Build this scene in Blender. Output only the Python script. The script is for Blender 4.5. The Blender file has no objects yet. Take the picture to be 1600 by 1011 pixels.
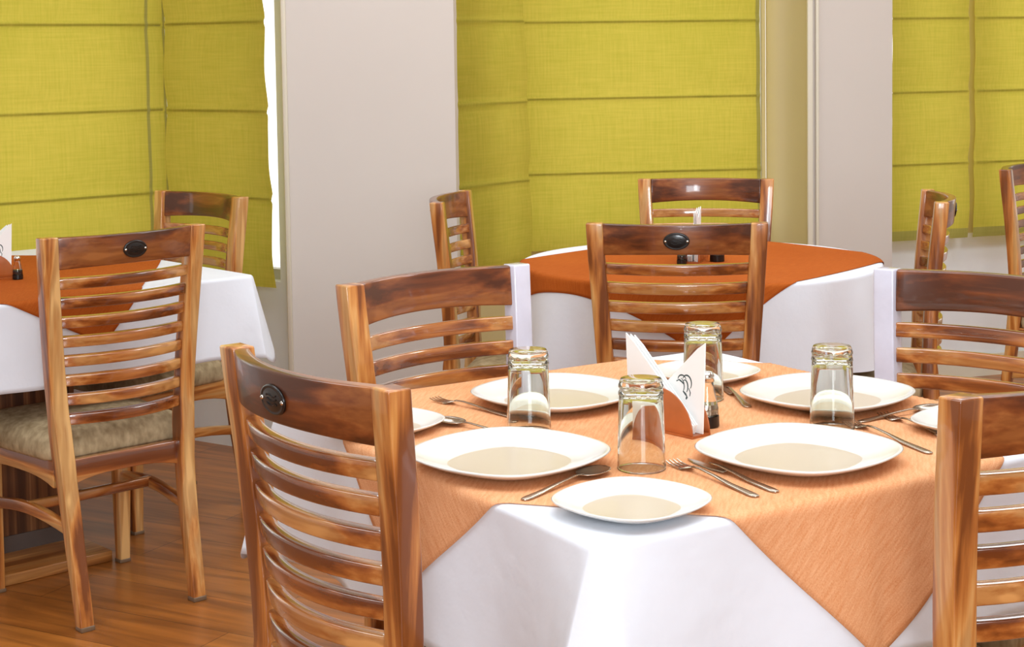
import bpy, bmesh, math, random
from mathutils import Vector, Matrix, noise
random.seed(7)
S = bpy.context.scene
COL = S.collection
R = math.radians

# ------------------------------------------------------------------ camera
ZC = 1.37
PITCH, ROLL, F_PX, PP_Y = 0.06745, 0.01404, 2550.0, 255.26
cd = bpy.data.cameras.new('camera'); cam = bpy.data.objects.new('camera', cd); COL.objects.link(cam)
cd.sensor_width = 36.0
cd.lens = F_PX / 1600 * 36.0
cd.shift_y = -(505.5 - PP_Y) / 1600
cd.clip_start = 0.05
fw = Vector((0, math.cos(PITCH), -math.sin(PITCH)))
dn = Vector((0, -math.sin(PITCH), -math.cos(PITCH)))
rt = Vector((1, 0, 0))
ix = rt*math.cos(ROLL) + dn*math.sin(ROLL)
iy = dn*math.cos(ROLL) - rt*math.sin(ROLL)
m = Matrix.Identity(4)
for i in range(3):
    m[i][0] = ix[i]; m[i][1] = -iy[i]; m[i][2] = -fw[i]
m[2][3] = ZC
cam.matrix_world = m
S.camera = cam

# ------------------------------------------------------------------ view, world, lights
S.view_settings.view_transform = 'Standard'
S.view_settings.look = 'None'
S.view_settings.gamma = 1
S.view_settings.exposure = 0.03
S.cycles.use_denoising = True
S.cycles.max_bounces = 10
S.cycles.transparent_max_bounces = 16
S.cycles.sample_clamp_indirect = 6
w = bpy.data.worlds.new('overcast_daylight'); S.world = w; w.use_nodes = True
w.node_tree.nodes['Background'].inputs[0].default_value = (1.0, 0.985, 0.93, 1)
w.node_tree.nodes['Background'].inputs[1].default_value = 1.68

def area(name, loc, target, sx, sy, power, color=(1, 1, 1)):
    l = bpy.data.lights.new(name, 'AREA'); l.shape = 'RECTANGLE'; l.size = sx; l.size_y = sy
    l.energy = power; l.color = color
    o = bpy.data.objects.new(name, l); COL.objects.link(o); o.location = loc
    o.rotation_euler = (Vector(target) - Vector(loc)).to_track_quat('-Z', 'Y').to_euler()
    return o
# unseen fill lights added overhead, plus a soft key added behind the camera
area('overhead_fill_front', (0.5, 1.9, 2.75), (0.5, 1.9, 0), 2.4, 1.8, 50, (0.84, 0.94, 1.0))
area('overhead_fill_back', (0.8, 4.7, 2.75), (0.8, 4.7, 0), 3.0, 0.8, 34, (0.87, 0.95, 1.0))
area('overhead_fill_right', (2.7, 3.7, 2.75), (2.5, 5.2, 0), 1.0, 1.0, 44, (0.87, 0.95, 1.0))  # added to brighten the lower right wall
area('overhead_fill_left', (-1.7, 2.6, 2.75), (-1.7, 2.6, 0), 1.0, 1.4, 17, (0.87, 0.95, 1.0))
area('front_key_light', (0.45, -1.9, 1.6), (0.3, 3.2, 0.8), 1.6, 1.3, 84, (0.83, 0.93, 1.0))  # added key light; the front wall has no window
area('crest_highlight_light', (0.20, -0.9, 1.75), (0.4, 4.5, 0.9), 0.30, 1.0, 18, (0.95, 0.96, 1.0))  # unseen light added behind the camera for the far crest highlight

# ------------------------------------------------------------------ materials
def lin(c):
    return tuple((v/255/12.92 if v/255 <= 0.04045 else ((v/255+0.055)/1.055)**2.4) for v in c) + (1,)

def newmat(name):
    mt = bpy.data.materials.new(name); mt.use_nodes = True
    nt = mt.node_tree
    return mt, nt, nt.nodes['Principled BSDF']

def mat(name, rgb, rough=0.5, metal=0.0, spec=0.5, coat=0.0, bump=None, var=0.0, vscale=8.0):
    mt, nt, b = newmat(name)
    b.inputs['Base Color'].default_value = lin(rgb)
    b.inputs['Roughness'].default_value = rough
    b.inputs['Metallic'].default_value = metal
    b.inputs['Specular IOR Level'].default_value = spec
    b.inputs['Coat Weight'].default_value = coat
    b.inputs['Coat Roughness'].default_value = 0.08
    tc = nt.nodes.new('ShaderNodeTexCoord')
    if var:
        n = nt.nodes.new('ShaderNodeTexNoise'); n.inputs['Scale'].default_value = vscale; n.inputs['Detail'].default_value = 5
        nt.links.new(tc.outputs['Object'], n.inputs['Vector'])
        r = nt.nodes.new('ShaderNodeValToRGB')
        c = lin(rgb)
        r.color_ramp.elements[0].color = tuple(x*(1-var) for x in c[:3]) + (1,)
        r.color_ramp.elements[1].color = tuple(min(1, x*(1+var)) for x in c[:3]) + (1,)
        r.color_ramp.elements[0].position = 0.3; r.color_ramp.elements[1].position = 0.7
        nt.links.new(n.outputs['Fac'], r.inputs['Fac']); nt.links.new(r.outputs['Color'], b.inputs['Base Color'])
    if bump:
        n = nt.nodes.new('ShaderNodeTexNoise'); n.inputs['Scale'].default_value = bump[0]; n.inputs['Detail'].default_value = 4
        nt.links.new(tc.outputs['Object'], n.inputs['Vector'])
        bp = nt.nodes.new('ShaderNodeBump'); bp.inputs['Strength'].default_value = bump[1]; bp.inputs['Distance'].default_value = bump[2]
        nt.links.new(n.outputs['Fac'], bp.inputs['Height']); nt.links.new(bp.outputs['Normal'], b.inputs['Normal'])
    return mt

def wood(name, axis, cols, rough=0.32, coat=0.5, stretch=10.0, base=9.0):
    """varnished wood, grain running along axis 0/1/2 of the object"""
    mt, nt, b = newmat(name)
    L = nt.links.new
    tc = nt.nodes.new('ShaderNodeTexCoord'); oi = nt.nodes.new('ShaderNodeObjectInfo')
    mul = nt.nodes.new('ShaderNodeVectorMath'); mul.operation = 'SCALE'; mul.inputs[0].default_value = (7.3, 3.1, 5.7)
    L(oi.outputs['Random'], mul.inputs['Scale'])
    add = nt.nodes.new('ShaderNodeVectorMath'); add.operation = 'ADD'
    L(tc.outputs['Object'], add.inputs[0]); L(mul.outputs[0], add.inputs[1])
    def mapped(sc_along, sc_across):
        mp = nt.nodes.new('ShaderNodeMapping')
        s = [sc_across]*3; s[axis] = sc_along
        mp.inputs['Scale'].default_value = s
        L(add.outputs[0], mp.inputs['Vector']); return mp
    # broad heartwood / sapwood figure
    n1 = nt.nodes.new('ShaderNodeTexNoise'); n1.inputs['Scale'].default_value = 1.0; n1.inputs['Detail'].default_value = 2
    n1.inputs['Distortion'].default_value = 0.25
    L(mapped(base/stretch*1.7, base*2.5).outputs[0], n1.inputs['Vector'])
    # contour lines of the same noise read as cathedral grain
    mm = nt.nodes.new('ShaderNodeMath'); mm.operation = 'MULTIPLY'; mm.inputs[1].default_value = 13.0
    L(n1.outputs['Fac'], mm.inputs[0])
    sn = nt.nodes.new('ShaderNodeMath'); sn.operation = 'SINE'; L(mm.outputs[0], sn.inputs[0])
    # fine pores
    n2 = nt.nodes.new('ShaderNodeTexNoise'); n2.inputs['Scale'].default_value = 1.0; n2.inputs['Detail'].default_value = 6
    L(mapped(4.0, 120.0).outputs[0], n2.inputs['Vector'])
    r = nt.nodes.new('ShaderNodeValToRGB'); cr = r.color_ramp
    cr.elements[0].position = 0.34; cr.elements[0].color = lin(cols[0])
    cr.elements[1].position = 0.67; cr.elements[1].color = lin(cols[3])
    e = cr.elements.new(0.45); e.color = lin(cols[1])
    e = cr.elements.new(0.54); e.color = lin(cols[2])
    a1 = nt.nodes.new('ShaderNodeMath'); a1.operation = 'MULTIPLY_ADD'; a1.inputs[1].default_value = 0.045
    L(sn.outputs[0], a1.inputs[0]); L(n1.outputs['Fac'], a1.inputs[2])
    a2 = nt.nodes.new('ShaderNodeMath'); a2.operation = 'SUBTRACT'; a2.inputs[1].default_value = 0.5
    L(n2.outputs['Fac'], a2.inputs[0])
    a3 = nt.nodes.new('ShaderNodeMath'); a3.operation = 'MULTIPLY_ADD'; a3.inputs[1].default_value = 0.34
    L(a2.outputs[0], a3.inputs[0]); L(a1.outputs[0], a3.inputs[2])
    L(a3.outputs[0], r.inputs['Fac'])
    ln = nt.nodes.new('ShaderNodeMapRange'); ln.interpolation_type = 'SMOOTHSTEP'
    ln.inputs['From Min'].default_value = 0.55; ln.inputs['From Max'].default_value = 1.0
    ln.inputs['To Min'].default_value = 0.0; ln.inputs['To Max'].default_value = 0.55
    L(sn.outputs[0], ln.inputs['Value'])
    dk = nt.nodes.new('ShaderNodeMixRGB'); dk.blend_type = 'MULTIPLY'; dk.inputs[2].default_value = (0.50, 0.38, 0.30, 1)
    L(ln.outputs[0], dk.inputs[0]); L(r.outputs['Color'], dk.inputs[1]); L(dk.outputs[0], b.inputs['Base Color'])
    b.inputs['Roughness'].default_value = rough
    b.inputs['Coat Weight'].default_value = coat; b.inputs['Coat Roughness'].default_value = 0.07; b.inputs['Coat IOR'].default_value = 1.65
    bp = nt.nodes.new('ShaderNodeBump'); bp.inputs['Strength'].default_value = 0.12; bp.inputs['Distance'].default_value = 0.0006
    L(n2.outputs['Fac'], bp.inputs['Height']); L(bp.outputs['Normal'], b.inputs['Normal'])
    return mt

POST = [(124, 66, 26), (180, 108, 48), (208, 142, 74), (234, 186, 120)]
RAIL = [(78, 36, 14), (110, 54, 22), (134, 72, 32), (166, 102, 52)]
M = {}
M['post'] = wood('varnished_teak_post', 2, POST)
M['crest'] = wood('varnished_teak_crest', 0, RAIL, base=7)
M['slat'] = wood('varnished_teak_slat', 0, [(104, 48, 16), (150, 80, 32), (184, 112, 52), (222, 162, 96)], rough=0.22, coat=1.0, base=8)
M['slat'].node_tree.nodes['Principled BSDF'].inputs['Coat IOR'].default_value = 1.9
M['side'] = wood('varnished_teak_side_rail', 1, POST)
M['panel'] = wood('dark_veneer', 2, [(74, 44, 26), (100, 62, 36), (122, 80, 48), (150, 104, 66)], rough=0.5, coat=0.1, base=16, stretch=30)
M['board'] = wood('base_board_wood', 0, [(140, 84, 36), (168, 106, 50), (188, 126, 66), (206, 148, 84)], coat=0.2)
M['post_glare'] = mat('painted_post_glare', (216, 216, 232), 0.16, coat=0.7, bump=(26, 0.25, 0.004), var=0.08, vscale=14)  # window glare on varnished wood put into the post colour
M['shoe'] = mat('clear_plastic_foot', (120, 96, 74), 0.3)
M['dark_shoe'] = mat('dark_rubber_foot', (40, 32, 28), 0.5)
M['emblem'] = mat('black_plate', (22, 20, 20), 0.28, coat=0.4)
M['chrome'] = mat('polished_steel', (225, 222, 216), 0.12, metal=1.0)
M['steel'] = mat('cutlery_steel', (190, 176, 160), 0.2, metal=1.0)
M['china'] = mat('white_melamine', (232, 229, 222), 0.22, coat=0.4)
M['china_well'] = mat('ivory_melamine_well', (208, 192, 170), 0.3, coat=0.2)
M['white_cloth'] = mat('white_cotton', (236, 240, 249), 0.85, spec=0.2, bump=(13, 0.35, 0.008), var=0.015, vscale=6)
M['paper'] = mat('white_paper', (246, 246, 244), 0.8, spec=0.2)
M['ink'] = mat('grey_green_ink', (70, 84, 84), 0.7)
M['holder'] = mat('brown_laminate', (172, 92, 44), 0.35, coat=0.3, var=0.1, vscale=30)
M['black'] = mat('black_plastic', (18, 15, 15), 0.3)
M['pepper'] = mat('dark_sauce', (42, 14, 10), 0.3)
M['wall'] = mat('cream_wall_paint', (216, 207, 199), 0.75, spec=0.25, bump=(60, 0.04, 0.002), var=0.015, vscale=2)
M['lower_wall'] = mat('white_wall_paint', (236, 238, 240), 0.7, spec=0.25, var=0.015, vscale=2)
M['reveal'] = mat('bounce_tinted_reveal', (210, 194, 144), 0.75, spec=0.25, var=0.02, vscale=2)  # yellow bounce from the blinds put into the wall colour
M['trim'] = mat('pale_trim_paint', (226, 218, 198), 0.45)
M['frame'] = mat('window_frame_paint', (190, 188, 168), 0.4)
M['ceiling'] = mat('ceiling_paint', (235, 232, 226), 0.85, spec=0.2)
M['batten'] = mat('blind_batten', (150, 142, 66), 0.7)

def fabric_mat(name, c_lo, c_hi, along=(1, 1), coord='Object'):
    mt, nt, b = newmat(name); L = nt.links.new
    tc = nt.nodes.new('ShaderNodeTexCoord')
    def ns(sx, sy, sz, det=3):
        mp = nt.nodes.new('ShaderNodeMapping'); mp.inputs['Scale'].default_value = (sx, sy, sz)
        L(tc.outputs[coord], mp.inputs['Vector'])
        n = nt.nodes.new('ShaderNodeTexNoise'); n.inputs['Scale'].default_value = 1; n.inputs['Detail'].default_value = det
        L(mp.outputs[0], n.inputs['Vector']); return n
    a = ns(*along[0]); c = ns(*along[1]); d = ns(2.2, 2.2, 2.2)
    s1 = nt.nodes.new('ShaderNodeMath'); s1.operation = 'ADD'; L(a.outputs['Fac'], s1.inputs[0]); L(c.outputs['Fac'], s1.inputs[1])
    s2 = nt.nodes.new('ShaderNodeMath'); s2.operation = 'ADD'; L(s1.outputs[0], s2.inputs[0]); L(d.outputs['Fac'], s2.inputs[1])
    s3 = nt.nodes.new('ShaderNodeMath'); s3.operation = 'DIVIDE'; s3.inputs[1].default_value = 3; L(s2.outputs[0], s3.inputs[0])
    r = nt.nodes.new('ShaderNodeValToRGB'); r.color_ramp.elements[0].position = 0.38; r.color_ramp.elements[1].position = 0.62
    r.color_ramp.elements[0].color = lin(c_lo); r.color_ramp.elements[1].color = lin(c_hi)
    L(s3.outputs[0], r.inputs['Fac'])
    L(r.outputs['Color'], b.inputs['Base Color'])
    b.inputs['Roughness'].default_value = 0.85; b.inputs['Specular IOR Level'].default_value = 0.15
    bp = nt.nodes.new('ShaderNodeBump'); bp.inputs['Strength'].default_value = 0.25; bp.inputs['Distance'].default_value = 0.0015
    L(s1.outputs[0], bp.inputs['Height']); L(bp.outputs['Normal'], b.inputs['Normal'])
    return mt, nt, b, r
M['topper'] = fabric_mat('peach_slub_cotton', (220, 146, 94), (242, 184, 138), ((230, 26, 1), (420, 420, 1)), 'UV')[0]
M['topper_deep'] = fabric_mat('dim_lit_slub_cotton', (168, 78, 20), (192, 100, 36), ((230, 26, 1), (420, 420, 1)), 'UV')[0]  # same cloth deepened: weaker light on the far tables put into its colour
M['cushion'] = fabric_mat('taupe_brocade', (140, 120, 88), (200, 180, 144), ((70, 60, 30), (26, 26, 26)))[0]

def blind_mat(name, lo, hi, trans):
    mt, nt, b, r = fabric_mat(name, lo, hi, ((150, 150, 6), (7, 7, 120)))
    tr = nt.nodes.new('ShaderNodeBsdfTranslucent'); nt.links.new(r.outputs['Color'], tr.inputs['Color'])
    mx = nt.nodes.new('ShaderNodeMixShader'); mx.inputs[0].default_value = trans
    out = nt.nodes['Material Output']
    nt.links.new(b.outputs[0], mx.inputs[1]); nt.links.new(tr.outputs[0], mx.inputs[2]); nt.links.new(mx.outputs[0], out.inputs[0])
    return mt
M['blind'] = blind_mat('lime_blind_fabric', (192, 182, 68), (210, 194, 82), 0.5)
M['blind_hem'] = blind_mat('lime_blind_hem', (172, 166, 84), (184, 176, 96), 0.22)

def glass_mat(name, tint, rough=0.0):
    mt, nt, b = newmat(name)
    b.inputs['Base Color'].default_value = tint
    b.inputs['Roughness'].default_value = rough
    b.inputs['Transmission Weight'].default_value = 1.0
    b.inputs['IOR'].default_value = 1.47
    return mt
M['glass'] = glass_mat('tumbler_glass', (0.93, 0.95, 0.90, 1))
mt = bpy.data.materials.new('window_glass'); mt.use_nodes = True; nt = mt.node_tree; nt.nodes.remove(nt.nodes['Principled BSDF'])
tb = nt.nodes.new('ShaderNodeBsdfTransparent'); gb = nt.nodes.new('ShaderNodeBsdfGlossy'); gb.inputs['Roughness'].default_value = 0.02
mx = nt.nodes.new('ShaderNodeMixShader'); mx.inputs[0].default_value = 0.06
nt.links.new(tb.outputs[0], mx.inputs[1]); nt.links.new(gb.outputs[0], mx.inputs[2]); nt.links.new(mx.outputs[0], nt.nodes['Material Output'].inputs[0])
M['window_glass'] = mt

# laminate plank floor
mt, nt, b = newmat('laminate_floor'); L = nt.links.new
tc = nt.nodes.new('ShaderNodeTexCoord')
mp = nt.nodes.new('ShaderNodeMapping'); mp.inputs['Rotation'].default_value = (0, 0, R(28)); L(tc.outputs['Object'], mp.inputs['Vector'])
bk = nt.nodes.new('ShaderNodeTexBrick'); bk.inputs['Scale'].default_value = 1.0
bk.inputs['Brick Width'].default_value = 1.2; bk.inputs['Row Height'].default_value = 0.19; bk.inputs['Mortar Size'].default_value = 0.0012
bk.inputs['Color1'].default_value = lin((184, 116, 50)); bk.inputs['Color2'].default_value = lin((166, 100, 40)); bk.inputs['Mortar'].default_value = lin((96, 56, 24))
L(mp.outputs[0], bk.inputs['Vector'])
m2 = nt.nodes.new('ShaderNodeMapping'); m2.inputs['Scale'].default_value = (1.4, 16, 1); L(mp.outputs[0], m2.inputs['Vector'])
n = nt.nodes.new('ShaderNodeTexNoise'); n.inputs['Scale'].default_value = 1.5; n.inputs['Detail'].default_value = 7; n.inputs['Distortion'].default_value = 0.8
L(m2.outputs[0], n.inputs['Vector'])
r = nt.nodes.new('ShaderNodeValToRGB'); r.color_ramp.elements[0].position = 0.3; r.color_ramp.elements[0].color = (0.5, 0.45, 0.4, 1)
r.color_ramp.elements[1].position = 0.7; r.color_ramp.elements[1].color = (1.15, 1.1, 1.0, 1); L(n.outputs['Fac'], r.inputs['Fac'])
mxx = nt.nodes.new('ShaderNodeMixRGB'); mxx.blend_type = 'MULTIPLY'; mxx.inputs[0].default_value = 1
L(bk.outputs['Color'], mxx.inputs[1]); L(r.outputs['Color'], mxx.inputs[2]); L(mxx.outputs[0], b.inputs['Base Color'])
b.inputs['Roughness'].default_value = 0.35; b.inputs['Coat Weight'].default_value = 0.25; b.inputs['Coat Roughness'].default_value = 0.2
M['floor'] = mt

# ------------------------------------------------------------------ mesh helpers
def link_mesh(name, bm, material, parent=None, smooth=False, bevel=0.0, segs=2, angle=40):
    bmesh.ops.recalc_face_normals(bm, faces=bm.faces[:])
    me = bpy.data.meshes.new(name); bm.to_mesh(me); bm.free()
    for mm_ in (material if isinstance(material, (list, tuple)) else [material]):
        me.materials.append(mm_)
    if smooth:
        for p in me.polygons: p.use_smooth = True
    o = bpy.data.objects.new(name, me); COL.objects.link(o)
    if parent: o.parent = parent
    if bevel:
        b = o.modifiers.new('bevel', 'BEVEL'); b.width = bevel; b.segments = segs; b.limit_method = 'ANGLE'; b.angle_limit = R(angle)
        for p in me.polygons: p.use_smooth = True
        b.harden_normals = False
    return o

def box(bm, x0, x1, y0, y1, z0, z1):
    v = [bm.verts.new((x, y, z)) for z in (z0, z1) for x, y in ((x0, y0), (x1, y0), (x1, y1), (x0, y1))]
    for f in ((0, 3, 2, 1), (4, 5, 6, 7), (0, 1, 5, 4), (1, 2, 6, 5), (2, 3, 7, 6), (3, 0, 4, 7)):
        bm.faces.new([v[i] for i in f])

def loft(bm, rings, closed=True, cap=True):
    """rings: lists of points of the same length; skins them"""
    vs = [[bm.verts.new(p) for p in rg] for rg in rings]
    n = len(rings[0])
    for a, b_ in zip(vs[:-1], vs[1:]):
        for i in range(n if closed else n-1):
            j = (i+1) % n
            bm.faces.new((a[i], a[j], b_[j], b_[i]))
    if cap:
        bm.faces.new(vs[0]); bm.faces.new(vs[-1])
    return vs

def lathe(bm, prof, n=32, radial=None, close_ends=True):
    """prof: list of (r, z). radial(theta) scales the radius"""
    rings = []
    for r_, z_ in prof:
        if r_ < 1e-6:
            rings.append([bm.verts.new((0, 0, z_))])
        else:
            rings.append([bm.verts.new((r_*(radial(t) if radial else 1)*math.cos(t), r_*(radial(t) if radial else 1)*math.sin(t), z_))
                          for t in (2*math.pi*k/n for k in range(n))])
    for a, b_ in zip(rings[:-1], rings[1:]):
        for i in range(n):
            j = (i+1) % n
            if len(a) == 1 and len(b_) == 1: continue
            if len(a) == 1: bm.faces.new((a[0], b_[i], b_[j]))
            elif len(b_) == 1: bm.faces.new((a[i], a[j], b_[0]))
            else: bm.faces.new((a[i], a[j], b_[j], b_[i]))

def empty(name, label, cat, loc=(0, 0, 0), rz=0.0, group=None):
    o = bpy.data.objects.new(name, None); COL.objects.link(o)
    o.empty_display_size = 0.05
    o.location = loc; o.rotation_euler = (0, 0, rz); o['label'] = label; o['category'] = cat
    if group: o['group'] = group
    return o

def tag(o, label, cat, group=None, kind=None):
    o['label'] = label; o['category'] = cat
    if group: o['group'] = group
    if kind: o['kind'] = kind
    return o

def structure(o):
    o['kind'] = 'structure'; return o

def copy_tree(o, label=None):
    def cp(src, par):
        c = src.copy(); COL.objects.link(c)
        if par is not None: c.parent = par
        for ch in list(src.children): cp(ch, c)
        return c
    c = cp(o, None)
    if label: c['label'] = label
    return c

# ------------------------------------------------------------------ room shell
ZTOP = 2.8
def wall_box(name, a, b_, z0, z1, thick, material, hole=None, parent=None, back=None):
    """wall panel whose room face runs from a to b (plan), thickness away from the camera; hole=(s0,s1,z0,z1) along the face"""
    a = Vector(a); b_ = Vector(b_); d = (b_-a); Ln = d.length; d.normalize()
    nrm = Vector((-d.y, d.x))
    if back: nrm = Vector(back)/thick
    bm = bmesh.new()
    def seg(s0, s1, zz0, zz1):
        p = [a+d*s0, a+d*s1, a+d*s1+nrm*thick, a+d*s0+nrm*thick]
        v = [bm.verts.new((q.x, q.y, z)) for z in (zz0, zz1) for q in p]
        for f in ((0, 3, 2, 1), (4, 5, 6, 7), (0, 1, 5, 4), (1, 2, 6, 5), (2, 3, 7, 6), (3, 0, 4, 7)):
            bm.faces.new([v[i] for i in f])
    if hole:
        s0, s1, h0, h1 = hole
        seg(0, Ln, z0, h0); seg(0, Ln, h1, z1)
        if s0 > 0.001: seg(0, s0, h0, h1)
        if s1 < Ln-0.001: seg(s1, Ln, h0, h1)
    else:
        seg(0, Ln, z0, z1)
    return structure(link_mesh(name, bm, material, parent))

def window_unit(n, a, b_, s0, s1, z0, z1, back, right_bar=0.016):
    a = Vector(a); b_ = Vector(b_); d = (b_-a).normalized(); nrm = Vector((-d.y, d.x))
    rz = math.atan2(d.y, d.x)
    o = a + d*s0 + nrm*back
    W = s1-s0
    bm = bmesh.new(); fr = 0.035
    box(bm, 0, W, 0, 0.04, z0, z0+fr); box(bm, 0, W, 0, 0.04, z1-fr, z1)
    box(bm, 0, fr*0.45, 0, 0.04, z0+fr, z1-fr); box(bm, W-right_bar, W, 0, 0.04, z0+fr, z1-fr)
    f = link_mesh('window_%d' % n, bm, M['frame']); structure(f)
    f.location = (o.x, o.y, 0); f.rotation_euler = (0, 0, rz)
    bm = bmesh.new(); box(bm, 0.01, W-0.01, 0.018, 0.022, z0+fr, z1-fr)
    link_mesh('pane', bm, M['window_glass'], f)
    return f

# plan corners of the inner wall faces (metres)
CA0, CA1 = (-3.2, 4.16), (-1.245, 5.835)          # left bay, outer facet
CB1 = (-0.76, 5.52)                                # left bay, returning facet
SZ0, SZ1 = 0.60, 2.74  # heads carried above the blinds; unseen bare glass added for slat reflections
wall_box('wall_left_bay', CA0, CA1, 0, ZTOP, 0.12, M['lower_wall'], (0.3, 2.50, SZ0, SZ1))
wall_box('wall_left_return', CA1, CB1, 0, ZTOP, 0.12, M['lower_wall'], (0.05, 0.534, SZ0, SZ1))
window_unit(1, CA0, CA1, 0.3, 2.50, SZ0, SZ1, 0.05)
window_unit(2, CA1, CB1, 0.05, 0.534, SZ0, SZ1, 0.05)
wall_box('wall_pillar_left', (-0.745, 5.41), (-0.195, 5.66), 0, ZTOP, 0.30, M['wall'], back=(0.04, 0.30))
CC0, CC1 = (-0.215, 5.80), (0.045, 6.175)
wall_box('wall_right_bay_side', CC0, CC1, 0, ZTOP, 0.12, M['reveal'], (0.04, 0.40, SZ0, SZ1))
window_unit(3, CC0, CC1, 0.04, 0.40, SZ0, SZ1, 0.05)
CD0, CD1 = (-0.06, 6.388), (1.022, 6.555)
wall_box('wall_right_bay', CD0, CD1, 0, ZTOP, 0.12, M['reveal'], (0.10, 1.0935, SZ0, SZ1))
window_unit(4, CD0, CD1, 0.10, 1.0935, SZ0, SZ1, 0.05, 0.003)
wall_box('wall_reveal', (1.024, 6.56), (1.140, 6.215), 0, ZTOP, 0.10, M['reveal'])
wall_box('wall_pillar_right', (1.140, 6.20), (1.478, 6.33), 0, ZTOP, 0.30, M['wall'], back=(0.035, 0.30))
CE0, CE1 = (1.47, 6.585), (3.9, 7.40)
wall_box('wall_right_back', CE0, CE1, 0, ZTOP, 0.12, M['lower_wall'], (0.06, 2.3, SZ0, SZ1))
w5 = window_unit(5, CE0, CE1, 0.06, 2.3, SZ0, SZ1, 0.05)
bm = bmesh.new(); box(bm, 0.30, 0.42, -0.045, 0.0, SZ0, SZ1); link_mesh('mullion', bm, M['reveal'], w5)
wall_box('wall_left', (-3.2, -2.6), (-3.2, 4.3), 0, ZTOP, 0.12, M['wall'])
wall_box('wall_right', (3.9, 7.5), (3.9, -2.6), 0, ZTOP, 0.12, M['wall'])
wall_box('wall_front', (3.9, -2.6), (-3.2, -2.6), 0, ZTOP, 0.12, M['wall'])
# slender corner beads on the pillars
def bead(name, x, y, r, h0=0.0):
    bm = bmesh.new(); box(bm, -r, r, -r, r, h0, ZTOP)
    o = link_mesh(name, bm, M['trim'], bevel=0.003); o.location = (x, y, 0); structure(o)
bead('trim_1', -0.748, 5.402, 0.008)
bead('trim_2', 1.134, 6.196, 0.010)
bead('trim_3', 1.162, 6.196, 0.006)
bm = bmesh.new(); box(bm, -3.3, 4.0, -2.7, 7.8, -0.05, 0.0); structure(link_mesh('floor', bm, M['floor']))
bm = bmesh.new(); box(bm, -3.4, 4.1, -2.8, 7.9, ZTOP, ZTOP+0.05); structure(link_mesh('ceiling', bm, M['ceiling']))
# skirting boards
def baseboard(name, a, b_):
    wall_box(name, a, b_, 0, 0.09, -0.012, M['trim'])
baseboard('baseboard_left', CA0, (CA1[0]-0.005, CA1[1]-0.02))
baseboard('baseboard_back', (-0.74, 5.405), (-0.21, 5.645))
baseboard('baseboard_right', (1.51, 6.59), CE1)

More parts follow.
